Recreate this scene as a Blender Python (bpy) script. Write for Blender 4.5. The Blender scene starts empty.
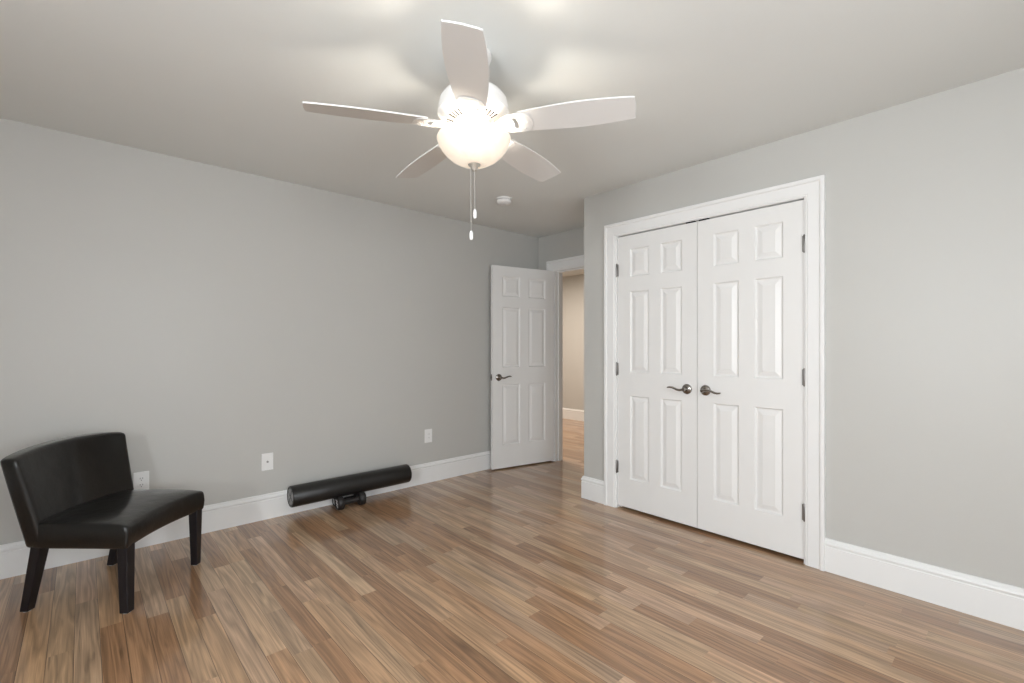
import bpy, bmesh, math, random
from mathutils import Vector, Matrix
random.seed(7)
PI = math.pi
SC = bpy.context.scene
COL = SC.collection

# ------------------------------------------------------------------ camera, world, big lights, exposure
F_PX = 470.0
YAW = math.radians(47.6)
CAM_Z = 1.225
FW = Vector((-math.sin(YAW), math.cos(YAW), 0))
RT = Vector((math.cos(YAW), math.sin(YAW), 0))
cam = bpy.data.cameras.new('camera')
cam.sensor_width = 36.0
cam.lens = F_PX / 1024 * 36.0
cam.shift_y = 5.8 / 1024
cam.clip_start = 0.05
co = bpy.data.objects.new('camera', cam)
COL.objects.link(co)
co.location = (0, 0, CAM_Z)
co.rotation_euler = (PI/2, 0, YAW)
SC.camera = co

SC.view_settings.view_transform = 'Standard'
SC.view_settings.look = 'None'
SC.view_settings.gamma = 1.0
SC.view_settings.use_curve_mapping = False
SC.view_settings.exposure = 0.10

wd = bpy.data.worlds.new('world')
SC.world = wd
wd.use_nodes = True
wd.node_tree.nodes['Background'].inputs[0].default_value = (0.75, 0.85, 1.0, 1)
wd.node_tree.nodes['Background'].inputs[1].default_value = 1.0

# room dimensions (metres); camera stands at x = 0, y = 0
XL, YC, YB, H = -3.665, 3.016, 3.745, 2.44      # left wall, closet wall, doorway wall, ceiling
XR, YN = 1.30, -1.75                            # wall and window wall behind the camera
XC = -2.432                                     # corner of the closet bump-out
T = 0.115                                       # wall thickness
HX0, HX1, HY = -7.2, -0.6, 6.14                 # hallway
WIN1 = (-0.75, 0.15, 0.95, 2.10)                # window in the wall y = YN (x0, x1, z0, z1)
WIN2 = (-0.55, 1.25, 0.62, 2.12)                # window in the wall x = XR (y0, y1, z0, z1)

def area(name, loc, rot, sx, sy, power, color):
    l = bpy.data.lights.new(name, 'AREA')
    l.shape = 'RECTANGLE'; l.size = sx; l.size_y = sy
    l.energy = power; l.color = color
    o = bpy.data.objects.new(name, l); COL.objects.link(o)
    o.location = loc; o.rotation_euler = rot
    return o
area('daylight_window_near', ((WIN1[0]+WIN1[1])/2, YN - T - .12, (WIN1[2]+WIN1[3])/2), (-PI/2, 0, PI), WIN1[1]-WIN1[0], WIN1[3]-WIN1[2], 168, (0.93, 0.965, 1.0))
area('daylight_window_right', (XR + T + .12, (WIN2[0]+WIN2[1])/2, (WIN2[2]+WIN2[3])/2), (PI/2, 0, PI/2), WIN2[1]-WIN2[0], WIN2[3]-WIN2[2], 90, (0.93, 0.965, 1.0))
FAN_W = FW * 1.95 + RT * (-0.162)               # the fan's axis
FAN_X, FAN_Y = FAN_W.x, FAN_W.y
hl = bpy.data.lights.new('hallway_ceiling_lamp', 'AREA'); hl.shape = 'DISK'; hl.size = 0.35
hl.energy = 60; hl.color = (1.0, 0.87, 0.75)
ho = bpy.data.objects.new('hallway_ceiling_lamp', hl); COL.objects.link(ho)
ho.location = (-4.9, 4.6, H - .03)

# ------------------------------------------------------------------ materials
def mat(name, color, rough=0.5, metal=0.0, spec=0.5, coat=0.0, noise=0.0, nscale=30, bump=0.0, bscale=200, emit=None, estr=0.0):
    m = bpy.data.materials.new(name); m.use_nodes = True
    nt = m.node_tree; b = nt.nodes['Principled BSDF']
    b.inputs['Base Color'].default_value = (*color, 1)
    b.inputs['Roughness'].default_value = rough
    b.inputs['Metallic'].default_value = metal
    b.inputs['Specular IOR Level'].default_value = spec
    b.inputs['Coat Weight'].default_value = coat
    tc = nt.nodes.new('ShaderNodeTexCoord')
    if noise > 0:
        n = nt.nodes.new('ShaderNodeTexNoise'); n.inputs['Scale'].default_value = nscale; n.inputs['Detail'].default_value = 4
        nt.links.new(tc.outputs['Object'], n.inputs['Vector'])
        r = nt.nodes.new('ShaderNodeMapRange')
        r.inputs['To Min'].default_value = 1 - noise; r.inputs['To Max'].default_value = 1 + noise
        nt.links.new(n.outputs['Fac'], r.inputs['Value'])
        mx = nt.nodes.new('ShaderNodeMix'); mx.data_type = 'RGBA'; mx.blend_type = 'MULTIPLY'
        mx.inputs['Factor'].default_value = 1
        mx.inputs['A'].default_value = (*color, 1)
        nt.links.new(r.outputs['Result'], mx.inputs['B'])
        nt.links.new(mx.outputs['Result'], b.inputs['Base Color'])
    if bump > 0:
        n2 = nt.nodes.new('ShaderNodeTexNoise'); n2.inputs['Scale'].default_value = bscale; n2.inputs['Detail'].default_value = 3
        nt.links.new(tc.outputs['Object'], n2.inputs['Vector'])
        bp = nt.nodes.new('ShaderNodeBump'); bp.inputs['Strength'].default_value = bump; bp.inputs['Distance'].default_value = 0.002
        nt.links.new(n2.outputs['Fac'], bp.inputs['Height'])
        nt.links.new(bp.outputs['Normal'], b.inputs['Normal'])
    if emit:
        b.inputs['Emission Color'].default_value = (*emit, 1)
        b.inputs['Emission Strength'].default_value = estr
    return m

M_WALL = mat('wall_paint', (0.515, 0.51, 0.485), 0.42, spec=0.35, noise=0.015, nscale=3, bump=0.12, bscale=160)
M_CEIL = mat('ceiling_paint', (0.775, 0.795, 0.78), 0.9, spec=0.1, noise=0.012, nscale=3, bump=0.15, bscale=90)
M_TRIM = mat('trim_paint', (0.80, 0.80, 0.79), 0.38, spec=0.4)
M_DOOR = mat('door_paint', (0.78, 0.775, 0.76), 0.36, spec=0.4, bump=0.04, bscale=60)
M_DARK = mat('shadow_gap', (0.02, 0.02, 0.02), 0.8)
M_NICKEL = mat('satin_nickel', (0.33, 0.31, 0.29), 0.22, metal=1.0)
M_HINGE = mat('hinge_metal', (0.30, 0.29, 0.28), 0.4, metal=1.0)
M_FANW = mat('fan_white', (0.80, 0.79, 0.77), 0.42, spec=0.35)
M_BLADE = mat('blade_white', (0.72, 0.72, 0.71), 0.5, spec=0.3)
M_SLOT = mat('vent_dark', (0.004, 0.0035, 0.003), 0.9, spec=0.05)
M_PLATE = mat('plate_white', (0.82, 0.82, 0.81), 0.3)
M_LEGW = mat('black_lacquered_wood', (0.006, 0.006, 0.009), 0.3, spec=0.5)
M_GLIDE = mat('nylon_glide', (0.55, 0.55, 0.54), 0.5)
M_ROLL = mat('roller_foam', (0.014, 0.0135, 0.013), 0.33, spec=0.45, bump=0.25, bscale=260)
M_RCAP = mat('roller_end_grey', (0.30, 0.30, 0.30), 0.6, noise=0.1, nscale=60)
M_DB = mat('dumbbell_neoprene', (0.014, 0.012, 0.012), 0.4, bump=0.2, bscale=300)
M_MARK = mat('white_print', (0.8, 0.8, 0.8), 0.5)

def leather():
    m = mat('black_leather', (0.007, 0.0065, 0.006), 0.34, spec=0.25, coat=0.8)
    nt = m.node_tree; b = nt.nodes['Principled BSDF']; b.inputs['Coat Roughness'].default_value = 0.10; b.inputs['Coat IOR'].default_value = 1.4
    tc = nt.nodes.new('ShaderNodeTexCoord')
    v = nt.nodes.new('ShaderNodeTexVoronoi'); v.inputs['Scale'].default_value = 420
    n = nt.nodes.new('ShaderNodeTexNoise'); n.inputs['Scale'].default_value = 14; n.inputs['Detail'].default_value = 3
    nt.links.new(tc.outputs['Object'], v.inputs['Vector']); nt.links.new(tc.outputs['Object'], n.inputs['Vector'])
    b1 = nt.nodes.new('ShaderNodeBump'); b1.inputs['Strength'].default_value = 0.15; b1.inputs['Distance'].default_value = 0.001
    b2 = nt.nodes.new('ShaderNodeBump'); b2.inputs['Strength'].default_value = 0.32; b2.inputs['Distance'].default_value = 0.010
    nt.links.new(v.outputs['Distance'], b1.inputs['Height']); nt.links.new(n.outputs['Fac'], b2.inputs['Height'])
    nt.links.new(b2.outputs['Normal'], b1.inputs['Normal']); nt.links.new(b1.outputs['Normal'], b.inputs['Normal'])
    return m
M_LEATHER = leather()

def floor_mat():
    m = bpy.data.materials.new('oak_boards'); m.use_nodes = True
    nt = m.node_tree; N = nt.nodes.new; L = nt.links.new
    b = nt.nodes['Principled BSDF']
    uv = N('ShaderNodeUVMap'); uv.uv_map = 'boards'
    at = N('ShaderNodeAttribute'); at.attribute_name = 'board'
    sp = N('ShaderNodeSeparateXYZ'); L(uv.outputs['UV'], sp.inputs[0])
    sc = N('ShaderNodeSeparateColor'); L(at.outputs['Color'], sc.inputs[0])
    def math_(op, a, bb=None):
        n = N('ShaderNodeMath'); n.operation = op
        for i, x in enumerate((a, bb)):
            if x is None: continue
            if isinstance(x, (int, float)): n.inputs[i].default_value = x
            else: L(x, n.inputs[i])
        return n.outputs[0]
    # coordinates inside the board: u along (m), v across (m), w = random
    w = math_('MULTIPLY', sc.outputs[1], 37.0)
    cmb = N('ShaderNodeCombineXYZ'); L(math_('MULTIPLY', sp.outputs[0], 0.95), cmb.inputs[0]); L(math_('MULTIPLY', sp.outputs[1], 17.0), cmb.inputs[1]); L(w, cmb.inputs[2])
    big = N('ShaderNodeTexNoise'); big.inputs['Scale'].default_value = 1.0; big.inputs['Detail'].default_value = 2.5; big.inputs['Distortion'].default_value = 0.25
    L(cmb.outputs[0], big.inputs['Vector'])
    # cathedral grain: contour bands of the broad noise
    band = math_('FRACT', math_('MULTIPLY', big.outputs['Fac'], 7.0))
    tri = math_('ABSOLUTE', math_('SUBTRACT', band, 0.5))
    cmb2 = N('ShaderNodeCombineXYZ'); L(math_('MULTIPLY', sp.outputs[0], 4.0), cmb2.inputs[0]); L(math_('MULTIPLY', sp.outputs[1], 330.0), cmb2.inputs[1]); L(w, cmb2.inputs[2])
    fine = N('ShaderNodeTexNoise'); fine.inputs['Scale'].default_value = 1.0; fine.inputs['Detail'].default_value = 3
    L(cmb2.outputs[0], fine.inputs['Vector'])
    ramp = N('ShaderNodeValToRGB'); cr = ramp.color_ramp
    cols = [(0.0, (0.335, 0.183, 0.095)), (0.10, (0.440, 0.253, 0.135)), (0.24, (0.490, 0.314, 0.178)), (0.38, (0.440, 0.294, 0.184)), (0.50, (0.520, 0.328, 0.207)),
            (0.64, (0.480, 0.299, 0.167)), (0.78, (0.540, 0.367, 0.225)), (0.90, (0.460, 0.275, 0.158)), (1.0, (0.560, 0.381, 0.230))]
    cr.elements[0].position = 0; cr.elements[0].color = (*cols[0][1], 1)
    cr.elements[1].position = 1; cr.elements[1].color = (*cols[-1][1], 1)
    for p, c in cols[1:-1]:
        e = cr.elements.new(p); e.color = (*c, 1)
    L(sc.outputs[0], ramp.inputs[0])
    g1 = N('ShaderNodeMapRange'); g1.inputs['From Min'].default_value = 0.0; g1.inputs['From Max'].default_value = 0.5; g1.inputs['To Min'].default_value = 0.70; g1.inputs['To Max'].default_value = 1.12
    L(tri, g1.inputs['Value'])
    g2 = N('ShaderNodeMapRange'); g2.inputs['From Min'].default_value = 0.3; g2.inputs['From Max'].default_value = 0.7; g2.inputs['To Min'].default_value = 0.84; g2.inputs['To Max'].default_value = 1.15
    L(fine.outputs['Fac'], g2.inputs['Value'])
    g3 = N('ShaderNodeMapRange'); g3.inputs['From Min'].default_value = 0.3; g3.inputs['From Max'].default_value = 0.7; g3.inputs['To Min'].default_value = 0.84; g3.inputs['To Max'].default_value = 1.14
    L(big.outputs['Fac'], g3.inputs['Value'])
    tot = math_('MULTIPLY', math_('MULTIPLY', g1.outputs[0], g2.outputs[0]), g3.outputs[0])
    # occasional dark mineral streaks
    cmb3 = N('ShaderNodeCombineXYZ'); L(math_('MULTIPLY', sp.outputs[0], 2.2), cmb3.inputs[0]); L(math_('MULTIPLY', sp.outputs[1], 34.0), cmb3.inputs[1]); L(math_('ADD', w, 5.0), cmb3.inputs[2])
    stn = N('ShaderNodeTexNoise'); stn.inputs['Scale'].default_value = 1.0; stn.inputs['Detail'].default_value = 2; stn.inputs['Distortion'].default_value = 1.2
    L(cmb3.outputs[0], stn.inputs['Vector'])
    g4 = N('ShaderNodeMapRange'); g4.inputs['From Min'].default_value = 0.60; g4.inputs['From Max'].default_value = 0.72; g4.inputs['To Min'].default_value = 1.0; g4.inputs['To Max'].default_value = 0.74
    L(stn.outputs['Fac'], g4.inputs['Value'])
    tot = math_('MULTIPLY', tot, g4.outputs[0])
    # seams: distance to board edge, stored in blue (width) is constant, so use v and u limits from a second uv map
    uv2 = N('ShaderNodeUVMap'); uv2.uv_map = 'edges'
    s2 = N('ShaderNodeSeparateXYZ'); L(uv2.outputs['UV'], s2.inputs[0])      # metres to the nearest... x: along centre, y: across centre
    seam = math_('GREATER_THAN', s2.outputs[1], 0.0374)
    bevel_glint = math_('MULTIPLY', math_('LESS_THAN', s2.outputs[1], -0.0384), math_('GREATER_THAN', sc.outputs[1], 0.35))   # bevel reflections painted into the colour as pale edges on some boards
    tot = math_('ADD', math_('MULTIPLY', tot, math_('SUBTRACT', 1.0, math_('MULTIPLY', seam, 0.55))), math_('MULTIPLY', bevel_glint, 0.42))
    mx = N('ShaderNodeMix'); mx.data_type = 'RGBA'; mx.blend_type = 'MULTIPLY'; mx.inputs['Factor'].default_value = 1
    L(ramp.outputs['Color'], mx.inputs['A']); L(tot, mx.inputs['B'])
    # slow drift of hue between boards: some pinkish, some grey
    hue = N('ShaderNodeMix'); hue.data_type = 'RGBA'
    L(math_('MULTIPLY', sc.outputs[2], 0.12), hue.inputs['Factor'])
    L(mx.outputs['Result'], hue.inputs['A'])
    gr = N('ShaderNodeMix'); gr.data_type = 'RGBA'; gr.blend_type = 'MULTIPLY'; gr.inputs['Factor'].default_value = 1
    L(mx.outputs['Result'], gr.inputs['A']); gr.inputs['B'].default_value = (0.84, 0.96, 1.14, 1)
    L(gr.outputs['Result'], hue.inputs['B'])
    L(hue.outputs['Result'], b.inputs['Base Color'])
    b.inputs['Roughness'].default_value = 0.30
    b.inputs['Coat Weight'].default_value = 0.75; b.inputs['Coat Roughness'].default_value = 0.11
    b.inputs['Specular IOR Level'].default_value = 0.3
    bp = N('ShaderNodeBump'); bp.inputs['Strength'].default_value = 0.25; bp.inputs['Distance'].default_value = 0.0006
    hsum = math_('SUBTRACT', math_('MULTIPLY', fine.outputs['Fac'], 0.6), seam)
    L(hsum, bp.inputs['Height']); L(bp.outputs['Normal'], b.inputs['Normal'])
    return m
M_FLOOR = floor_mat()

def pane_mat():
    m = bpy.data.materials.new('window_glass'); m.use_nodes = True
    nt = m.node_tree; nt.nodes.remove(nt.nodes['Principled BSDF'])
    out = nt.nodes['Material Output']
    tr = nt.nodes.new('ShaderNodeBsdfTransparent'); gl = nt.nodes.new('ShaderNodeBsdfGlossy'); gl.inputs['Roughness'].default_value = 0.02
    mx = nt.nodes.new('ShaderNodeMixShader'); mx.inputs[0].default_value = 0.06
    nt.links.new(tr.outputs[0], mx.inputs[1]); nt.links.new(gl.outputs[0], mx.inputs[2]); nt.links.new(mx.outputs[0], out.inputs[0])
    return m
M_PANE = pane_mat()

def bowl_mat():
    m = bpy.data.materials.new('alabaster_glass'); m.use_nodes = True
    nt = m.node_tree; N = nt.nodes.new; L = nt.links.new
    b = nt.nodes['Principled BSDF']; out = nt.nodes['Material Output']
    b.inputs['Roughness'].default_value = 0.25
    tc = N('ShaderNodeTexCoord'); n = N('ShaderNodeTexNoise'); n.inputs['Scale'].default_value = 9; n.inputs['Detail'].default_value = 3; n.inputs['Distortion'].default_value = 1.5
    L(tc.outputs['Object'], n.inputs['Vector'])
    r = N('ShaderNodeValToRGB'); r.color_ramp.elements[0].color = (0.62, 0.54, 0.44, 1); r.color_ramp.elements[1].color = (0.80, 0.74, 0.64, 1)
    L(n.outputs['Fac'], r.inputs[0]); L(r.outputs['Color'], b.inputs['Base Color'])
    L(r.outputs['Color'], b.inputs['Emission Color'])
    b.inputs['Emission Strength'].default_value = 0.62
    t = N('ShaderNodeBsdfTranslucent'); L(r.outputs['Color'], t.inputs['Color'])
    mx = N('ShaderNodeMixShader'); mx.inputs[0].default_value = 0.045
    L(b.outputs[0], mx.inputs[1]); L(t.outputs[0], mx.inputs[2]); L(mx.outputs[0], out.inputs[0])
    return m
M_BOWL = bowl_mat()

# ------------------------------------------------------------------ helpers
def obj(name, bm, m, parent=None, smooth=False, bevel=0.0, bseg=2, loc=None, angle=35):
    bmesh.ops.recalc_face_normals(bm, faces=bm.faces)
    me = bpy.data.meshes.new(name); bm.to_mesh(me); bm.free()
    for mm in (m if isinstance(m, (list, tuple)) else [m]): me.materials.append(mm)
    o = bpy.data.objects.new(name, me); COL.objects.link(o)
    if smooth:
        me.polygons.foreach_set('use_smooth', [True]*len(me.polygons))
        me.set_sharp_from_angle(angle=math.radians(angle))
    if bevel > 0:
        md = o.modifiers.new('bevel', 'BEVEL'); md.width = bevel; md.segments = bseg
        md.limit_method = 'ANGLE'; md.angle_limit = math.radians(40); md.harden_normals = False
    if parent: o.parent = parent
    if loc: o.location = loc
    return o

def tag(o, label, cat, group=None, kind=None):
    o['label'] = label; o['category'] = cat
    if group: o['group'] = group
    if kind: o['kind'] = kind
    return o

def struct(o, label, cat):
    return tag(o, label, cat, kind='structure')

def empty(name, loc, rz=0.0):
    o = bpy.data.objects.new(name, None); COL.objects.link(o)
    o.location = loc; o.rotation_euler = (0, 0, rz); o.empty_display_size = 0.1
    return o

def B(): return bmesh.new()

def box(bm, x0, x1, y0, y1, z0, z1):
    v = [bm.verts.new(p) for p in ((x0,y0,z0),(x1,y0,z0),(x1,y1,z0),(x0,y1,z0),(x0,y0,z1),(x1,y0,z1),(x1,y1,z1),(x0,y1,z1))]
    for f in ((0,3,2,1),(4,5,6,7),(0,1,5,4),(1,2,6,5),(2,3,7,6),(3,0,4,7)):
        bm.faces.new([v[i] for i in f])
    return v

def lathe(bm, prof, seg=48, mtx=None, close=True):
    """prof: list of (r, z) turned around z; mtx places it"""
    mtx = mtx or Matrix()
    rings = []
    for r, z in prof:
        if r < 1e-6: rings.append([bm.verts.new(mtx @ Vector((0,0,z)))])
        else: rings.append([bm.verts.new(mtx @ Vector((r*math.cos(2*PI*i/seg), r*math.sin(2*PI*i/seg), z))) for i in range(seg)])
    for a, b in zip(rings, rings[1:]):
        for i in range(seg):
            j = (i+1) % seg
            if len(a) == 1 and len(b) == 1: continue
            if len(a) == 1: bm.faces.new((a[0], b[i], b[j]))
            elif len(b) == 1: bm.faces.new((a[i], a[j], b[0]))
            else: bm.faces.new((a[i], a[j], b[j], b[i]))

def tube(bm, pts, rad, seg=12, flat=1.0, up=Vector((0,0,1))):
    """sweep an ellipse along pts; rad per point (number or list); flat squeezes along up"""
    pts = [Vector(p) for p in pts]
    if isinstance(rad, (int, float)): rad = [rad]*len(pts)
    rings = []
    for i, p in enumerate(pts):
        d = (pts[min(i+1, len(pts)-1)] - pts[max(i-1, 0)]).normalized()
        a = d.cross(up)
        if a.length < 1e-4: a = d.cross(Vector((1,0,0)))
        a.normalize(); b = a.cross(d).normalized()
        rings.append([bm.verts.new(p + a*rad[i]*math.cos(2*PI*k/seg) + b*rad[i]*flat*math.sin(2*PI*k/seg)) for k in range(seg)])
    for a, b in zip(rings, rings[1:]):
        for i in range(seg):
            bm.faces.new((a[i], a[(i+1)%seg], b[(i+1)%seg], b[i]))
    bm.faces.new(rings[0][::-1]); bm.faces.new(rings[-1])

def sweep_profile(bm, stations):
    """stations: lists of points (closed profile each), bridged in order with caps"""
    rings = [[bm.verts.new(p) for p in st] for st in stations]
    n = len(rings[0])
    for a, b in zip(rings, rings[1:]):
        for i in range(n):
            bm.faces.new((a[i], a[(i+1)%n], b[(i+1)%n], b[i]))
    bm.faces.new(rings[0][::-1]); bm.faces.new(rings[-1])

def plane_wall(bm, axis, a0, a1, p0, p1, z0, z1, hole=None):
    """wall slab; axis 'x': runs in x from a0 to a1, thickness p0..p1 in y. hole=(h0,h1,hz0,hz1)"""
    def bx(s0, s1, zz0, zz1):
        if s1 - s0 < 1e-4 or zz1 - zz0 < 1e-4: return
        if axis == 'x': box(bm, s0, s1, min(p0,p1), max(p0,p1), zz0, zz1)
        else: box(bm, min(p0,p1), max(p0,p1), s0, s1, zz0, zz1)
    if not hole: bx(a0, a1, z0, z1); return
    h0, h1, hz0, hz1 = hole
    bx(a0, h0, z0, z1); bx(h1, a1, z0, z1); bx(h0, h1, hz1, z1); bx(h0, h1, z0, hz0)

# ------------------------------------------------------------------ floor of individual boards (one mesh)
def build_floor():
    bm = B()
    col = bm.loops.layers.color.new('board')
    u1 = bm.loops.layers.uv.new('boards'); u2 = bm.loops.layers.uv.new('edges')
    BW = 0.080
    x_lo, x_hi, y_lo, y_hi = HX0, XR + T, YN - T, HY + .05
    y = y_lo
    while y < y_hi:
        x = x_lo - random.uniform(0, 1.0)
        while x < x_hi:
            ln = random.choice([0.35, 0.5, 0.65, 0.8, 0.95, 1.1, 1.3]) * random.uniform(0.85, 1.15)
            a, b_ = max(x, x_lo), min(x + ln, x_hi)
            if b_ - a > 1e-3:
                vs = [bm.verts.new(p) for p in ((a, y, 0), (b_, y, 0), (b_, y+BW, 0), (a, y+BW, 0))]
                f = bm.faces.new(vs)
                r = (random.random(), random.random(), random.random(), 1)
                uvs = ((a-x, 0), (b_-x, 0), (b_-x, BW), (a-x, BW))
                e = ((-(b_-a)/2, -BW/2), ((b_-a)/2, -BW/2), ((b_-a)/2, BW/2), (-(b_-a)/2, BW/2))
                for i, lp in enumerate(f.loops):
                    lp[col] = r; lp[u1].uv = (uvs[i][0] + r[1]*50, uvs[i][1] + r[2]*3); lp[u2].uv = e[i]
            x += ln
        y += BW
    box_v = box(bm, x_lo, x_hi, y_lo, y, -0.12, -0.002)
    me = bpy.data.meshes.new('floor'); bm.to_mesh(me); bm.free(); me.materials.append(M_FLOOR)
    o = bpy.data.objects.new('floor', me); COL.objects.link(o)
    struct(o, 'brown oak strip floor running through the room and hallway', 'floor')
build_floor()

# ------------------------------------------------------------------ shell
bm = B(); box(bm, HX0, XR + T, YN - T, HY + T, H, H + .1)
struct(obj('ceiling', bm, M_CEIL), 'off white ceiling around the fan', 'ceiling')

def wall(name, label, *a, **k):
    bm = B(); plane_wall(bm, *a, **k)
    return struct(obj(name, bm, M_WALL), label, 'wall')
CL = (-2.122, -0.842, 0.0, 2.080)       # closet opening x0,x1,z0,z1
DR = (-3.428, -2.66, 0.0, 2.060)        # doorway opening
wall('wall_left', 'long grey wall behind the chair and roller', 'y', YN - T, YB, XL - T, XL, 0, H)
wall('wall_right', 'grey wall around the closet doors', 'x', XC, XR, YC, YC + T, 0, H, hole=CL)
wall('wall_return', 'short grey side of the closet at its corner', 'y', YC + T, YB, XC, XC + T, 0, H)
wall('wall_back', 'narrow grey wall holding the open doorway', 'x', XL - T, XR, YB, YB + T, 0, H, hole=DR)
wall('wall_front', 'grey window wall behind the viewer', 'x', XL, XR + T, YN - T, YN, 0, H, hole=WIN1)
wall('wall_side', 'grey window wall to the right of the viewer', 'y', YN, YB + T, XR, XR + T, 0, H, hole=WIN2)
wall('wall_hallway_back', 'beige hallway wall seen through the doorway', 'x', HX0, XR + T, HY, HY + T, 0, H)
wall('wall_hallway_left', 'wall at the left end of the hallway', 'y', YB, HY, HX0 - T, HX0, 0, H)
wall('wall_hallway_right', 'wall at the right end of the hallway', 'y', YB + T, HY, HX1, HX1 + T, 0, H)
wall('wall_hallway_front', 'hallway wall beyond the bedroom', 'x', HX0, XL - T, YB, YB + T, 0, H)

BASE = [(0,0),(.0155,0),(.0155,.134),(.0125,.137),(.0125,.142),(.0175,.146),(.0185,.152),(.0165,.159),(.011,.165),(.0095,.174),(.006,.178),(0,.178)]
def baseboard(name, label, p0, p1, nrm, m0=0.0, m1=0.0):
    """p0,p1: ends on the wall face; nrm: unit 2-D normal into the room; m0/m1: mitre amounts at the ends (+ lengthens with depth)"""
    p0, p1, n = Vector((*p0, 0)), Vector((*p1, 0)), Vector((*nrm, 0))
    d = (p1 - p0).normalized()
    s0 = [p0 + n*t - d*t*m0 + Vector((0,0,z)) for t, z in BASE]
    s1 = [p1 + n*t + d*t*m1 + Vector((0,0,z)) for t, z in BASE]
    bm = B(); sweep_profile(bm, [s0, s1])
    return struct(obj(name, bm, M_TRIM), label, 'baseboard')
CW = 0.096
baseboard('baseboard_left', 'tall white baseboard along the long left wall', (XL, YN), (XL, YB), (1, 0), -1, -1)
baseboard('baseboard_right', 'white baseboard right of the closet', (CL[1] + CW, YC), (XR, YC), (0, -1), 0, -1)
# corner piece: wraps the closet corner in one mesh
bm = B()
st = [[Vector((CL[0] - CW, YC - t, z)) for t, z in BASE], [Vector((XC - t, YC - t, z)) for t, z in BASE], [Vector((XC - t, YB, z)) for t, z in BASE]]
sweep_profile(bm, st)
struct(obj('baseboard_corner', bm, M_TRIM), 'white baseboard wrapping the closet corner', 'baseboard')
baseboard('baseboard_back', 'short white baseboard between the corner and doorway', (XL, YB), (DR[0] - CW, YB), (0, -1), -1, 0)
baseboard('baseboard_front', 'white baseboard behind the viewer', (XR, YN), (XL, YN), (0, 1), -1, -1)
baseboard('baseboard_side', 'white baseboard beside the viewer', (XR, YC), (XR, YN), (-1, 0), -1, -1)
baseboard('baseboard_hallway', 'white baseboard of the hallway seen through the doorway', (HX0, HY), (HX1, HY), (0, -1), 0, 0)

CAS = [(0,0),(0,.010),(.004,.012),(.010,.012),(.014,.0145),(.070,.0165),(.074,.0225),(.079,.0245),(.093,.0245),(.096,.022),(.096,0)]
def casing(name, label, x0, x1, zt, y, s):
    """s = -1 projects towards -y"""
    st = []
    for fx, fz in ((0, 0), (0, 1), (1, 1), (1, 0)):
        st.append([Vector(((x0 - w) if fx == 0 else (x1 + w), y + s*t, (zt + w) if fz else 0.0)) for w, t in CAS])
    bm = B(); sweep_profile(bm, st)
    return struct(obj(name, bm, M_TRIM), label, 'door casing')
casing('trim_1', 'wide white casing around the closet double doors', CL[0], CL[1], CL[3] - .006, YC, -1)
casing('trim_2', 'white casing around the open doorway', DR[0], DR[1], DR[3], YB, -1)
casing('trim_3', 'white casing on the hallway side of the doorway', DR[0], DR[1], DR[3], YB + T, 1)
def jamb(name, label, x0, x1, zt, y0, y1, t=0.016, stop=None):
    bm = B()
    box(bm, x0 - .001, x0 + t, y0, y1, 0, zt); box(bm, x1 - t, x1 + .001, y0, y1, 0, zt); box(bm, x0 + t, x1 - t, y0, y1, zt - t, zt + .001)
    if stop:
        a, b_ = stop
        box(bm, x0 + t, x0 + t + .012, a, b_, 0, zt - t); box(bm, x1 - t - .012, x1 - t, a, b_, 0, zt - t); box(bm, x0 + t + .012, x1 - t - .012, a, b_, zt - t - .012, zt - t)
    return struct(obj(name, bm, M_TRIM), label, 'door jamb')
jamb('trim_4', 'white jamb lining the open doorway', DR[0], DR[1], DR[3], YB - .002, YB + T + .002, stop=(YB + .042, YB + .08))
jamb('trim_5', 'white jamb lining the closet opening', CL[0], CL[1], CL[3], YC - .001, YC + T, t=0.009, stop=(YC + .045, YC + .08))

# ------------------------------------------------------------------ windows behind the viewer (daylight comes through them)
def window(name, label, axis, a0, a1, z0, z1, wall_in, sgn):
    """sgn: direction towards the room along the wall's normal"""
    root = struct(empty(name, (0, 0, 0)), label, 'window')
    def bx(bm, s0, s1, p0, p1, zz0, zz1):
        q0, q1 = sorted((wall_in + sgn*p0, wall_in + sgn*p1))
        if axis == 'x': box(bm, s0, s1, q0, q1, zz0, zz1)
        else: box(bm, q0, q1, s0, s1, zz0, zz1)
    bm = B(); c = .09
    bx(bm, a0 - c, a0, 0, .02, z0, z1 + c); bx(bm, a1, a1 + c, 0, .02, z0, z1 + c); bx(bm, a0, a1, 0, .02, z1, z1 + c); bx(bm, a0 - c, a1 + c, 0, .02, z0 - .11, z0 - .03)
    obj('window_casing', bm, M_TRIM, root)
    bm = B(); bx(bm, a0 - c - .02, a1 + c + .02, -.03, .05, z0 - .03, z0); obj('window_sill', bm, M_TRIM, root)
    mid = (a0 + a1)/2; zm = (z0 + z1)/2
    for s0, s1 in ((a0, mid - .03), (mid + .03, a1)):
        bm = B(); f = .045
        for zz0, zz1 in ((z0, zm), (zm, z1)):
            bx(bm, s0, s0 + f, -.09, -.05, zz0, zz1); bx(bm, s1 - f, s1, -.09, -.05, zz0, zz1)
            bx(bm, s0 + f, s1 - f, -.09, -.05, zz0, zz0 + f); bx(bm, s0 + f, s1 - f, -.09, -.05, zz1 - f, zz1)
        sash = obj('sash', bm, M_TRIM, root)
        bm = B(); bx(bm, s0 + f - .002, s1 - f + .002, -.072, -.068, z0 + f - .002, z1 - f + .002); obj('pane', bm, M_PANE, sash)
    bm = B(); bx(bm, mid - .03, mid + .03, -.1, -.02, z0, z1); obj('mullion', bm, M_TRIM, root)
window('window_1', 'white framed double window behind the viewer', 'x', *WIN1, YN, 1)
window('window_2', 'white framed double window right of the viewer', 'y', *WIN2, XR, -1)

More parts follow.
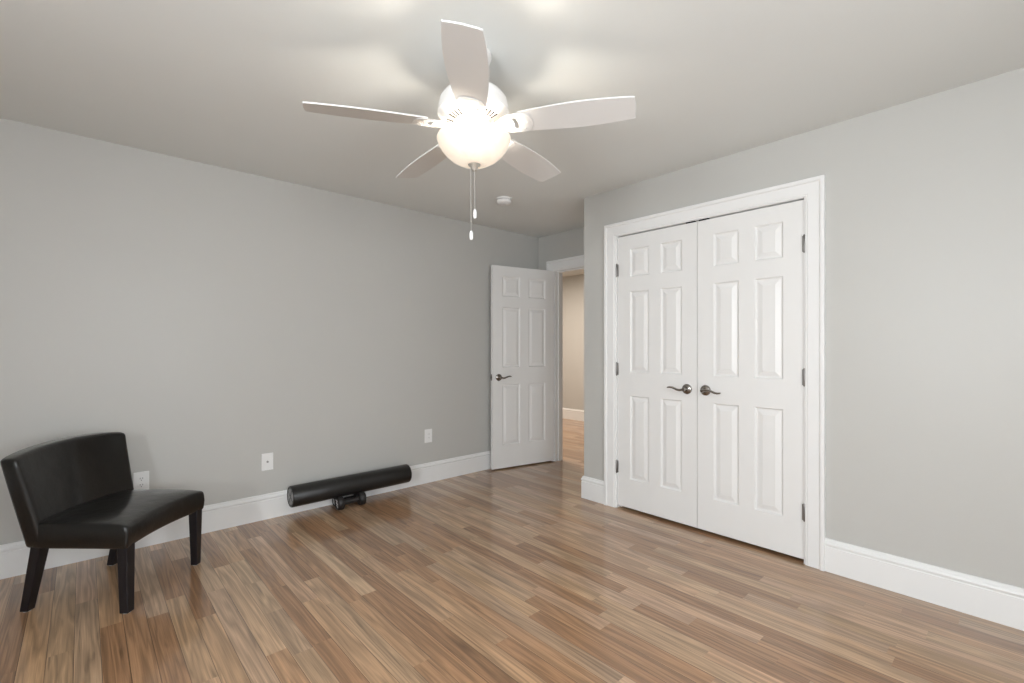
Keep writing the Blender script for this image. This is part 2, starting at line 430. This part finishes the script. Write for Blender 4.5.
# ------------------------------------------------------------------ six-panel doors
def panel_leaf(w, h, t, stile, mull, rows, z0=0.0):
    """leaf in local x 0..w, y 0..-t, z z0..h; rows: list of (z_lo, z_hi); both faces panelled"""
    bm = B()
    pw = (w - 2*stile - mull)/2
    xs = [0, stile, stile + pw, stile + pw + mull, w - stile, w]
    zs = [z0]
    for a, b_ in sorted(rows): zs += [a, b_]
    zs.append(h)
    rings = [(0, 0), (.003, .0035), (.009, .0100), (.017, .0100), (.044, .0025)]
    for face_y, sg in ((0.0, -1), (-t, 1)):
        for i in range(5):
            for j in range(len(zs) - 1):
                x0, x1, q0, q1 = xs[i], xs[i+1], zs[j], zs[j+1]
                if i in (1, 3) and j % 2 == 1:
                    prev = None
                    for ins, dp in rings:
                        y = face_y + sg*dp
                        cur = [bm.verts.new(p) for p in ((x0+ins, y, q0+ins), (x1-ins, y, q0+ins), (x1-ins, y, q1-ins), (x0+ins, y, q1-ins))]
                        if prev:
                            for k in range(4): bm.faces.new((prev[k], prev[(k+1)%4], cur[(k+1)%4], cur[k]))
                        prev = cur
                    bm.faces.new(prev)
                else:
                    bm.faces.new([bm.verts.new(p) for p in ((x0, face_y, q0), (x1, face_y, q0), (x1, face_y, q1), (x0, face_y, q1))])
    # rim
    c = [(0,0),(w,0),(w,-t),(0,-t)]
    for z in (z0, h): bm.faces.new([bm.verts.new((x, y, z)) for x, y in c])
    for x in (0, w):
        for q0, q1 in zip(zs, zs[1:]): bm.faces.new([bm.verts.new(p) for p in ((x,0,q0),(x,-t,q0),(x,-t,q1),(x,0,q1))])
    bmesh.ops.remove_doubles(bm, verts=bm.verts, dist=1e-5)
    # split long rim edges where stiles meet so the mesh stays closed
    return bm

def lever(parent, x, z, y_face, out, dirx, flip, name='door_handle'):
    """lever handle on a face at y_face; out = +-1 along local y away from the face; dirx = +-1 lever direction"""
    bm = B()
    m = Matrix.Translation((x, y_face, z)) @ Matrix.Rotation(-out*PI/2, 4, 'X')
    lathe(bm, [(0, 0), (.0345, 0), (.035, .004), (.0325, .010), (.022, .014), (.013, .016), (.0115, .040), (.0125, .052), (.010, .058), (0, .059)], 36, m)
    pts = []; rads = []
    prof = [(0, 0, .0095), (.015, -.003, .0095), (.030, -.006, .009), (.048, -.004, .0085), (.065, .003, .008), (.082, .009, .0075), (.098, .011, .007), (.112, .0085, .006), (.119, .006, .004)]
    for dx, dz, r in prof:
        pts.append((x + dirx*dx, y_face + out*(.048 + dx*.03), z + flip*dz)); rads.append(r*1.22)
    tube(bm, pts, rads, 14, flat=0.75)
    return obj(name, bm, M_NICKEL, parent, smooth=True, angle=50)

def hinge(parent, x, y, z, leaf_dx):
    bm = B()
    lathe(bm, [(0, -.050), (.003, -.052), (.0062, -.046), (.0062, .046), (.003, .052), (0, .050)], 14, Matrix.Translation((x, y, z)))
    a, b_ = sorted((x, x + leaf_dx)); box(bm, a, b_, y + .001, y + .006, z - .045, z + .045)
    return obj('hinge', bm, M_HINGE, parent, smooth=True)

ROWS = [(.235, .862), (1.036, 1.643), (1.750, 1.962)]
DT = 0.035
YF = YC + .010                                     # face of the closet doors
XM = (CL[0] + CL[1]) / 2
g = .011
lw = XM - CL[0] - g - .0018
# left closet door: local x = 0 at hinge side (left)
dl = struct(empty('door_2', (CL[0] + g, YF, 0)), 'left leaf of the white six-panel closet doors', 'door')
bm = panel_leaf(lw, 2.0635, DT, .108, .094, ROWS, .020)
for v in bm.verts: v.co.y += DT
obj('leaf', bm, M_DOOR, dl)
lever(dl, lw - .069, .942, 0, -1, -1, 1)
for z in (.315, 1.06, 1.812): hinge(dl, -.004, -.010, z, .012)
bm = B(); box(bm, lw - .075, lw - .012, -.007, .018, 2.0640, 2.0725); obj('ball_catch', bm, M_SLOT, dl)
dr = struct(empty('door_3', (XM + .0018, YF, 0)), 'right leaf of the white six-panel closet doors', 'door')
bm = panel_leaf(lw, 2.0635, DT, .108, .094, ROWS, .020)
for v in bm.verts: v.co.y += DT
obj('leaf', bm, M_DOOR, dr)
lever(dr, .056, .942, 0, -1, 1, -1)
for z in (.29, 1.055, 1.812): hinge(dr, lw + .004, -.010, z, -.012)
bm = B(); box(bm, .012, .075, -.007, .018, 2.0640, 2.0725); obj('ball_catch', bm, M_SLOT, dr)

# entry door, hinged on the doorway's left jamb and swung open against the left wall
ew = 0.752
ang = math.atan2(2.985 - 3.735, -3.568 + 3.416)    # direction hinge -> free edge
de = struct(empty('door_1', (-3.418, 3.732, 0), ang), 'white six-panel door standing open by the left wall', 'door')
# local x runs to the free edge; the seen face looks to local +y
bm = panel_leaf(ew, 2.042, DT, .115, .105, [(.240, .850), (1.022, 1.628), (1.735, 1.940)], .014)
obj('leaf', bm, M_DOOR, de)
lever(de, ew - .070, .925, 0, 1, -1, 1)
lever(de, ew - .070, .925, -DT, -1, -1, 1)
bm = B(); box(bm, ew - .001, ew + .0015, -DT + .006, -.006, .895, .955)
obj('latch_plate', bm, M_NICKEL, de)
bm = B(); box(bm, ew + .001, ew + .009, -DT + .012, -.012, .915, .935)
obj('latch_bolt', bm, M_NICKEL, de)
for z in (.25, 1.02, 1.80): hinge(de, -.006, -DT - .006, z, .010)

# ------------------------------------------------------------------ ceiling fan
def fan():
    root = tag(empty('ceiling_fan', (FAN_X, FAN_Y, 0)), 'white five-blade ceiling fan with a lit glass bowl hanging from the ceiling', 'ceiling fan')
    bm = B(); lathe(bm, [(0, H), (.075, H), (.077, H - .012), (.066, H - .045), (.045, H - .075), (.038, H - .085), (0, H - .085)], 48)
    obj('canopy', bm, M_FANW, root, smooth=True)
    bm = B(); lathe(bm, [(0, 2.37), (.036, 2.37), (.036, 2.278), (0, 2.278)], 32)
    obj('mounting_neck', bm, M_FANW, root, smooth=True)
    bm = B(); lathe(bm, [(0, 2.292), (.05, 2.292), (.09, 2.284), (.122, 2.268), (.138, 2.246), (.143, 2.222), (.143, 2.200), (.147, 2.198), (.147, 2.191), (.143, 2.189), (.137, 2.181), (.118, 2.169), (.092, 2.160), (.072, 2.156), (.066, 2.150), (0, 2.150)], 72)
    hs = obj('motor_housing', bm, M_FANW, root, smooth=True, angle=28)
    # radial vent slots on the slanted underside, in groups between the blade arms
    for b_ in range(5):
        for k in range(6):
            a = math.radians(b_*72 + 36 + A0 + (k - 2.5)*9.5)
            bm = B(); c, s = math.cos(a), math.sin(a)
            pts = []
            r0, z0_, r1, z1_ = .084, 2.1580, .112, 2.1665
            for r, z in ((r0, z0_), (r1, z1_)):
                for e in (-.0030, .0030):
                    for dz in (-.0016, .004):
                        pts.append((r*c - e*s, r*s + e*c, z + dz))
            v = [bm.verts.new(p) for p in pts]
            for f in ((0,1,3,2),(4,6,7,5),(0,4,5,1),(2,3,7,6),(0,2,6,4),(1,5,7,3)): bm.faces.new([v[i] for i in f])
            obj('vent', bm, M_SLOT, hs)
    for k in range(3):
        a = math.radians(-20 + k*120)
        bm = B(); lathe(bm, [(0, 0), (.006, 0), (.006, .003), (0, .004)], 12, Matrix.Translation((.1435*math.cos(a), .1435*math.sin(a), 2.245)) @ Matrix.Rotation(a, 4, 'Z') @ Matrix.Rotation(PI/2, 4, 'Y'))
        obj('screw', bm, M_SLOT, hs)
    bm = B(); lathe(bm, [(0, 2.152), (.070, 2.152), (.070, 2.128), (.060, 2.115), (.055, 2.108), (0, 2.108)], 48)
    obj('switch_housing', bm, M_FANW, root, smooth=True)
    # blades and arms
    R0, R1, ZB = .200, .648, 2.136
    outline = [(.0, .0575), (.03, .0610), (.09, .0665), (.16, .0715), (.23, .0740), (.29, .0735), (.35, .0700), (.40, .0655), (.435, .0615), (.448, .0590)]
    for b_ in range(5):
        a = math.radians(A0 + b_*72)
        P = Matrix.Rotation(a, 4, 'Z') @ Matrix.Translation((0, 0, ZB)) @ Matrix.Rotation(math.radians(1.7), 4, 'Y') @ Matrix.Rotation(math.radians(-12), 4, 'X')
        right = [(R0 + x, -y) for x, y in outline]
        left = [(R0 + x, y*.98) for x, y in outline]
        tip = [(R1 - .003, -.054), (R1, -.046), (R1 + .003, 0), (R1, .046), (R1 - .003, .054)]
        path = right + tip + left[::-1] 
        bm = B()
        lo = [bm.verts.new(P @ Vector((x, y, 0))) for x, y in path]
        hi = [bm.verts.new(P @ Vector((x, y, .006))) for x, y in path]
        n = len(path)
        bm.faces.new(lo[::-1]); bm.faces.new(hi)
        for i in range(n): bm.faces.new((lo[i], lo[(i+1)%n], hi[(i+1)%n], hi[i]))
        bl = obj('blade', bm, M_BLADE, root, bevel=.0015, bseg=2)
        # arm: plate under the blade root with a kidney-shaped opening
        bm = B()
        edge = [(.070, -.016), (.095, -.019), (.115, -.028), (.135, -.044), (.155, -.0535), (.180, -.0565), (.215, -.0560), (.240, -.044), (.250, -.016),
                (.250, .016), (.240, .044), (.215, .0560), (.180, .0565), (.155, .0535), (.135, .044), (.115, .028), (.095, .019), (.070, .016)]
        hole = [(.171, -.025), (.174, -.031), (.184, -.032), (.189, -.026), (.190, -.012), (.193, 0), (.190, .012), (.189, .026), (.184, .032), (.174, .031), (.171, .025), (.173, .011), (.176, 0), (.173, -.011)]
        rings = []
        for z in (-.0035, -.0005):
            eo = [bm.verts.new(P @ Vector((x, y, z))) for x, y in edge]
            hi_ = [bm.verts.new(P @ Vector((x, y, z))) for x, y in hole]
            es = [bm.edges.new((eo[i], eo[(i+1)%len(eo)])) for i in range(len(eo))] + [bm.edges.new((hi_[i], hi_[(i+1)%len(hi_)])) for i in range(len(hi_))]
            bmesh.ops.triangle_fill(bm, use_beauty=True, edges=es)
            rings.append((eo, hi_))
        for q in (0, 1):
            A, Bq = rings[0][q], rings[1][q]
            for i in range(len(A)): bm.faces.new((A[i], A[(i+1)%len(A)], Bq[(i+1)%len(A)], Bq[i]))
        br = obj('blade_arm', bm, M_BLADE, bl, bevel=.001, bseg=1)
        for sx, sy in ((.228, 0), (.214, -.036), (.214, .036)):
            bm = B(); lathe(bm, [(0, -.0060), (.003, -.0057), (.0045, -.0034), (0, -.0034)], 12, P @ Matrix.Translation((sx, sy, 0)))
            obj('screw', bm, M_FANW, br, smooth=True)
    # glass bowl, open at the top, with a real thickness
    out_ = [(.150, 2.094), (.1525, 2.088), (.151, 2.080), (.146, 2.066), (.135, 2.046), (.117, 2.024), (.095, 2.005), (.068, 1.990), (.040, 1.983), (.018, 1.982)]
    inn = [(r - .004, z + .003) for r, z in out_[::-1]]
    inn[-1] = (.146, 2.094)
    bm = B(); lathe(bm, out_ + inn + [out_[0]], 96)
    obj('light_bowl', bm, M_BOWL, root, smooth=True, angle=60)
    bm = B(); lathe(bm, [(0, 2.000), (.026, 1.996), (.028, 1.986), (.024, 1.978), (.016, 1.972), (.012, 1.962), (.008, 1.957), (0, 1.956)], 36)
    obj('finial', bm, M_FIN, root, smooth=True)
    bm = B(); lathe(bm, [(0, 2.11), (.006, 2.11), (.006, 1.99), (0, 1.99)], 12)
    obj('centre_rod', bm, M_FANW, root, smooth=True)
    # bulbs
    for k in range(2):
        a = YAW + PI*k
        p = Vector((.028*math.cos(a), .028*math.sin(a), 2.034))
        bm = B(); lathe(bm, [(0, .030), (.008, .029), (.010, .014), (.019, .004), (.021, -.006), (.018, -.018), (.009, -.026), (0, -.028)], 24, Matrix.Translation(p))
        bo = obj('bulb', bm, M_BULB, root, smooth=True, angle=60)
    # pull chains: one short and one long, each with a pull
    for lat, dep, zt, zb in ((.001, -.012, 1.962, 1.789), (-.015, -.014, 1.966, 1.701)):
        q = RT*lat + FW*dep
        bm = B()
        tube(bm, [(q.x, q.y, zt), (q.x, q.y, zb)], .0011, 8, up=Vector((1, 0, 0)))
        z = zb + .003
        while z < zt:
            lathe(bm, [(0, z - .0018), (.0018, z), (0, z + .0018)], 8, Matrix.Translation((q.x, q.y, 0))); z += .006
        ch = obj('pull_chain', bm, M_CHAIN, root, smooth=True)
        bm = B(); lathe(bm, [(0, zb + .004), (.0045, zb + .003), (.0072, zb - .006), (.0072, zb - .028), (.0050, zb - .033), (0, zb - .034)], 16, Matrix.Translation((q.x, q.y, 0)))
        obj('pull_knob', bm, M_PLATE, ch, smooth=True)
M_FIN = mat('finial_metal', (0.50, 0.47, 0.42), 0.4, metal=0.6)
M_CHAIN = mat('chain_metal', (0.62, 0.60, 0.57), 0.35, metal=0.7)
M_BULB = mat('bulb_glass', (0.9, 0.88, 0.8), 0.4, emit=(1.0, .91, .79), estr=260)
# blade 0 points at the camera
_fd = FW*-1.0 + RT*0.03
A0 = math.degrees(math.atan2(_fd.y, _fd.x))
fan()
_fr = bpy.data.objects['ceiling_fan']
_piv = Matrix.Translation((FAN_X, FAN_Y, H))
_fr.matrix_basis = _piv @ Matrix.Rotation(math.radians(-0.7), 4, FW) @ _piv.inverted() @ Matrix.Translation((FAN_X, FAN_Y, 0))

# ------------------------------------------------------------------ smoke detector
sd = tag(empty('smoke_detector', (-2.882, 2.544, H)), 'small round white smoke detector on the ceiling behind the fan', 'smoke detector')
bm = B(); lathe(bm, [(0, 0), (.064, 0), (.064, -.008), (.060, -.011), (0, -.011)], 48); obj('base', bm, M_PLATE, sd, smooth=True)
bm = B(); lathe(bm, [(0, -.011), (.052, -.011), (.052, -.015), (0, -.015)], 48); obj('vent_ring', bm, M_HINGE, sd, smooth=True)
bm = B(); lathe(bm, [(0, -.015), (.058, -.015), (.060, -.020), (.059, -.034), (.050, -.042), (.030, -.045), (0, -.045)], 48); obj('cover', bm, M_PLATE, sd, smooth=True)
bm = B(); lathe(bm, [(0, -.044), (.009, -.044), (.009, -.048), (0, -.0485)], 20, Matrix.Translation((.02, .01, 0))); obj('test_button', bm, M_PLATE, sd, smooth=True)

# ------------------------------------------------------------------ wall plates on the left wall
def plate(name, y, z, label, cat):
    root = tag(empty(name, (XL, y, z)), label, cat)
    bm = B(); box(bm, -.001, .006, -.0385, .0385, -.061, .061)
    obj('cover_plate', bm, M_PLATE, root, bevel=.003, bseg=3)
    return root
p1 = plate('cable_wall_plate', .975, .407, 'white wall plate with one round jack, left of the foam roller', 'wall plate')
bm = B(); m = Matrix.Translation((.006, 0, 0)) @ Matrix.Rotation(PI/2, 4, 'Y')
lathe(bm, [(0, 0), (.0075, 0), (.0075, .003), (.0048, .0035), (.0048, .011), (0, .011)], 6, m); obj('jack', bm, M_HINGE, p1)
for dz in (-.042, .042):
    bm = B(); lathe(bm, [(0, 0), (.0032, 0), (.0026, .0012), (0, .0014)], 12, Matrix.Translation((.006, 0, dz)) @ Matrix.Rotation(PI/2, 4, 'Y')); obj('screw', bm, M_PLATE, p1)
p2 = plate('outlet_plate', 2.316, .421, 'white rectangular outlet plate on the wall right of the foam roller', 'outlet')
bm = B(); box(bm, .006, .0085, -.0165, .0165, -.034, .034); dec = obj('receptacle', bm, M_PLATE, p2, bevel=.001)
for dz in (-.017, .017):
    for dy in (-.006, .006):
        bm = B(); box(bm, .0083, .0088, dy - .001, dy + .001, dz - .004, dz + .004); obj('slot', bm, M_SLOT, dec)
p3 = plate('outlet_plate', .265, .400, 'white duplex outlet plate on the wall behind the black chair', 'outlet')
for dz in (-.0195, .0195):
    bm = B()
    lathe(bm, [(0, 0), (.0172, 0), (.0172, .002), (.016, .003), (0, .003)], 32, Matrix.Translation((.006, 0, dz)) @ Matrix.Rotation(PI/2, 4, 'Y'))
    for v in bm.verts: v.co.z = dz + max(-.0135, min(.0135, v.co.z - dz))
    rc = obj('receptacle', bm, M_PLATE, p3)
    for dy, hh in ((-.0062, .0045), (.0062, .0038)):
        bm = B(); box(bm, .0088, .0094, dy - .0011, dy + .0011, dz + .003 - hh, dz + .003 + hh); obj('slot', bm, M_SLOT, rc)
    bm = B(); lathe(bm, [(0, 0), (.0024, 0), (.0024, .0005), (0, .0005)], 12, Matrix.Translation((.0089, 0, dz - .0085)) @ Matrix.Rotation(PI/2, 4, 'Y')); obj('slot', bm, M_SLOT, rc)

# ------------------------------------------------------------------ black leather chair
def chair():
    # local x = width axis (left end to right end), local y = forward
    wdir = Vector((-.735, .678, 0)).normalized()
    th = math.atan2(wdir.y, wdir.x)      # local +x along width; forward = rotate by -90 deg
    root = tag(empty('accent_chair', (-3.142, .137, 0), th), 'low armless black leather chair with dark tapered legs by the left wall', 'chair')
    def P(u, v, z): return Vector((u, -v, z))    # forward is local -y
    def solid(nx, ny, nz, fn):
        bm = B(); V = {}
        for i in range(nx+1):
            for j in range(ny+1):
                for k in range(nz+1):
                    if i in (0, nx) or j in (0, ny) or k in (0, nz):
                        V[i,j,k] = bm.verts.new(fn(2*i/nx - 1, j/ny, k/nz))
        for i in range(nx):
            for j in range(ny):
                for k in (0, nz): bm.faces.new((V[i,j,k], V[i+1,j,k], V[i+1,j+1,k], V[i,j+1,k]))
        for i in range(nx):
            for k in range(nz):
                for j in (0, ny): bm.faces.new((V[i,j,k], V[i+1,j,k], V[i+1,j,k+1], V[i,j,k+1]))
        for j in range(ny):
            for k in range(nz):
                for i in (0, nx): bm.faces.new((V[i,j,k], V[i,j+1,k], V[i,j+1,k+1], V[i,j,k+1]))
        return bm
    def seat_fn(a, b_, c):
        hw = .262 + .006*b_
        u = a*hw
        front = .262 - .034*(1 - a*a)
        rear = -.185 - .035*(1 - a*a)
        v = rear + (front - rear)*b_
        crown = .016*(1 - a**4)*(1 - (2*b_ - 1)**4)
        z = .300 + c*(.118 + crown) - .010*c*(b_**6)
        # slight puff of the sides
        if c == 0: pass
        v += .006*math.sin(PI*c)*(1 if b_ == 1 else 0)
        u += .005*math.sin(PI*c)*a*(1 if abs(a) == 1 else 0)
        return P(u, v, z)
    bm = solid(18, 12, 4, seat_fn)
    seat = obj('seat', bm, M_LEATHER, root, smooth=True, bevel=.013, bseg=4, angle=180)
    # welt running round the top edge of the seat front and sides
    def back_fn(a, b_, c):
        h = c
        hw = (.262 if a < 0 else .285) + (.050 if a < 0 else .012)*h
        u = a*hw
        curve = .058*(1 - a*a)*(0.55 + .45*h)
        th_ = .090 - .008*h
        vin = -.123 - .080*(.85*h + .15*math.sin(h*PI/2)) - curve + .010*math.sin(PI*h)*(1 - a**4)
        v = vin - th_*(1 - b_)
        z = .300 + h*(.434 + .018*(1 - a*a) + .008*a) - .006*(abs(a)**8)*h
        return P(u, v, z)
    bm = solid(16, 2, 11, back_fn)
    back = obj('backrest', bm, M_LEATHER, root, smooth=True, bevel=.020, bseg=5, angle=180)
    # legs
    def leg(u0, v0, u1, v1, w0, w1):
        bm = B()
        top = [bm.verts.new(P(u0 + a*w0, v0 + b_*w0, .312)) for a, b_ in ((-1,-1),(1,-1),(1,1),(-1,1))]
        bot = [bm.verts.new(P(u1 + a*w1, v1 + b_*w1, .003)) for a, b_ in ((-1,-1),(1,-1),(1,1),(-1,1))]
        bm.faces.new(top); bm.faces.new(bot[::-1])
        for i in range(4): bm.faces.new((bot[i], bot[(i+1)%4], top[(i+1)%4], top[i]))
        o = obj('leg', bm, M_LEGW, root, bevel=.003, bseg=2)
        bm = B(); lathe(bm, [(0, 0), (w1*.8, 0), (w1*.8, .0035), (0, .0035)], 20, Matrix.Translation(P(u1, v1, 0)))
        obj('glide', bm, M_GLIDE, o)
    leg(-.236, .232, -.238, .238, .024, .0195)
    leg(.240, .230, .240, .232, .024, .0175)
    leg(-.236, -.165, -.228, -.236, .024, .0185)
    leg(.234, -.165, .235, -.236, .024, .0185)
chair()

# ------------------------------------------------------------------ foam roller on the dumbbells
def roller():
    y0, y1, x, z, r = 1.100, 2.050, -3.569, .1500, .0755
    root = tag(empty('foam_roller', (x, y0, z)), 'long black foam roller lying on dumbbells against the left wall', 'foam roller')
    m = Matrix.Rotation(-PI/2, 4, 'X')
    L_ = y1 - y0
    bm = B(); lathe(bm, [(.066, .004), (.069, .0), (.073, .001), (r, .006), (r, L_ - .006), (.073, L_ - .001), (.069, L_), (.066, L_ - .004)], 72, m)
    obj('foam_body', bm, M_ROLL, root, smooth=True, angle=60)
    for zz, s in ((.0, -1), (L_, 1)):
        # recessed end disc of three grey sectors parted by dark lines
        bm = B(); lathe(bm, [(0, zz - s*.008), (.0675, zz - s*.008), (.0675, zz - s*.003), (0, zz - s*.003)], 48, m)
        d = obj('end_disc', bm, M_ROLL, root, smooth=True)
        for k in range(4):
            bm = B(); n = 14; a0 = math.radians(k*90 + 45 + 9 + 15); a1 = math.radians(k*90 + 45 + 81 + 15)
            pts = [(.012*math.cos((a0+a1)/2), .012*math.sin((a0+a1)/2))] + [(.056*math.cos(a0 + (a1-a0)*i/n), .056*math.sin(a0 + (a1-a0)*i/n)) for i in range(n+1)]
            lo = [bm.verts.new((px, zz - s*.004, pz)) for px, pz in pts]; hi = [bm.verts.new((px, zz + s*.0005, pz)) for px, pz in pts]
            bm.faces.new(lo); bm.faces.new(hi)
            for i in range(len(pts)): bm.faces.new((lo[i], lo[(i+1)%len(pts)], hi[(i+1)%len(pts)], hi[i]))
            obj('grey_sector', bm, M_RCAP, d)
roller()

def dumbbell(x, y, rot, label, R=.050):
    Q = R/.0435
    root = tag(empty('dumbbell', (x, y, R), rot), label, 'dumbbell', 'dumbbells under the foam roller')
    S = Matrix.Diagonal((Q, 1, Q, 1))
    m = S @ Matrix.Rotation(-PI/2, 4, 'X')
    bm = B(); lathe(bm, [(0, -.066), (.019, -.066), (.0165, -.055), (.0185, -.02), (.019, 0), (.0185, .02), (.0165, .055), (.019, .066), (0, .066)], 28, m)
    obj('handle', bm, M_DB, root, smooth=True)
    for s in (-1, 1):
        bm = B(); lathe(bm, [(0, s*.058), (.026, s*.058), (.040, s*.064), (.0435, s*.071), (.0435, s*.100), (.040, s*.107), (.033, s*.110), (.030, s*.1075), (0, s*.1075)], 40, m)
        hd = obj('head', bm, M_DB, root, smooth=True, angle=40)
        # white zigzag print on the end face
        pts = [(-.014, .021), (.004, .016), (-.008, .004), (.012, -.001), (-.004, -.010), (.016, -.020)]
        bm = B()
        for (ax, az), (bx_, bz) in zip(pts, pts[1:]):
            d = Vector((bx_-ax, 0, bz-az)).normalized(); n = Vector((-d.z, 0, d.x))*.0036
            q = [Vector((ax, 0, az)) - d*.002 + n, Vector((bx_, 0, bz)) + d*.002 + n, Vector((bx_, 0, bz)) + d*.002 - n, Vector((ax, 0, az)) - d*.002 - n]
            lo = [bm.verts.new((p.x*Q, s*.1070, p.z*Q)) for p in q]; hi = [bm.verts.new((p.x*Q, s*.1082, p.z*Q)) for p in q]
            bm.faces.new(lo); bm.faces.new(hi)
            for i in range(4): bm.faces.new((lo[i], lo[(i+1)%4], hi[(i+1)%4], hi[i]))
        obj('printed_mark', bm, M_MARK, hd)
dumbbell(-3.489, 1.515, math.radians(0), 'black dumbbell in full view on the floor in front of the roller')
dumbbell(-3.600, 1.535, math.radians(0), 'smaller black dumbbell mostly hidden between the baseboard and the front dumbbell', .036)
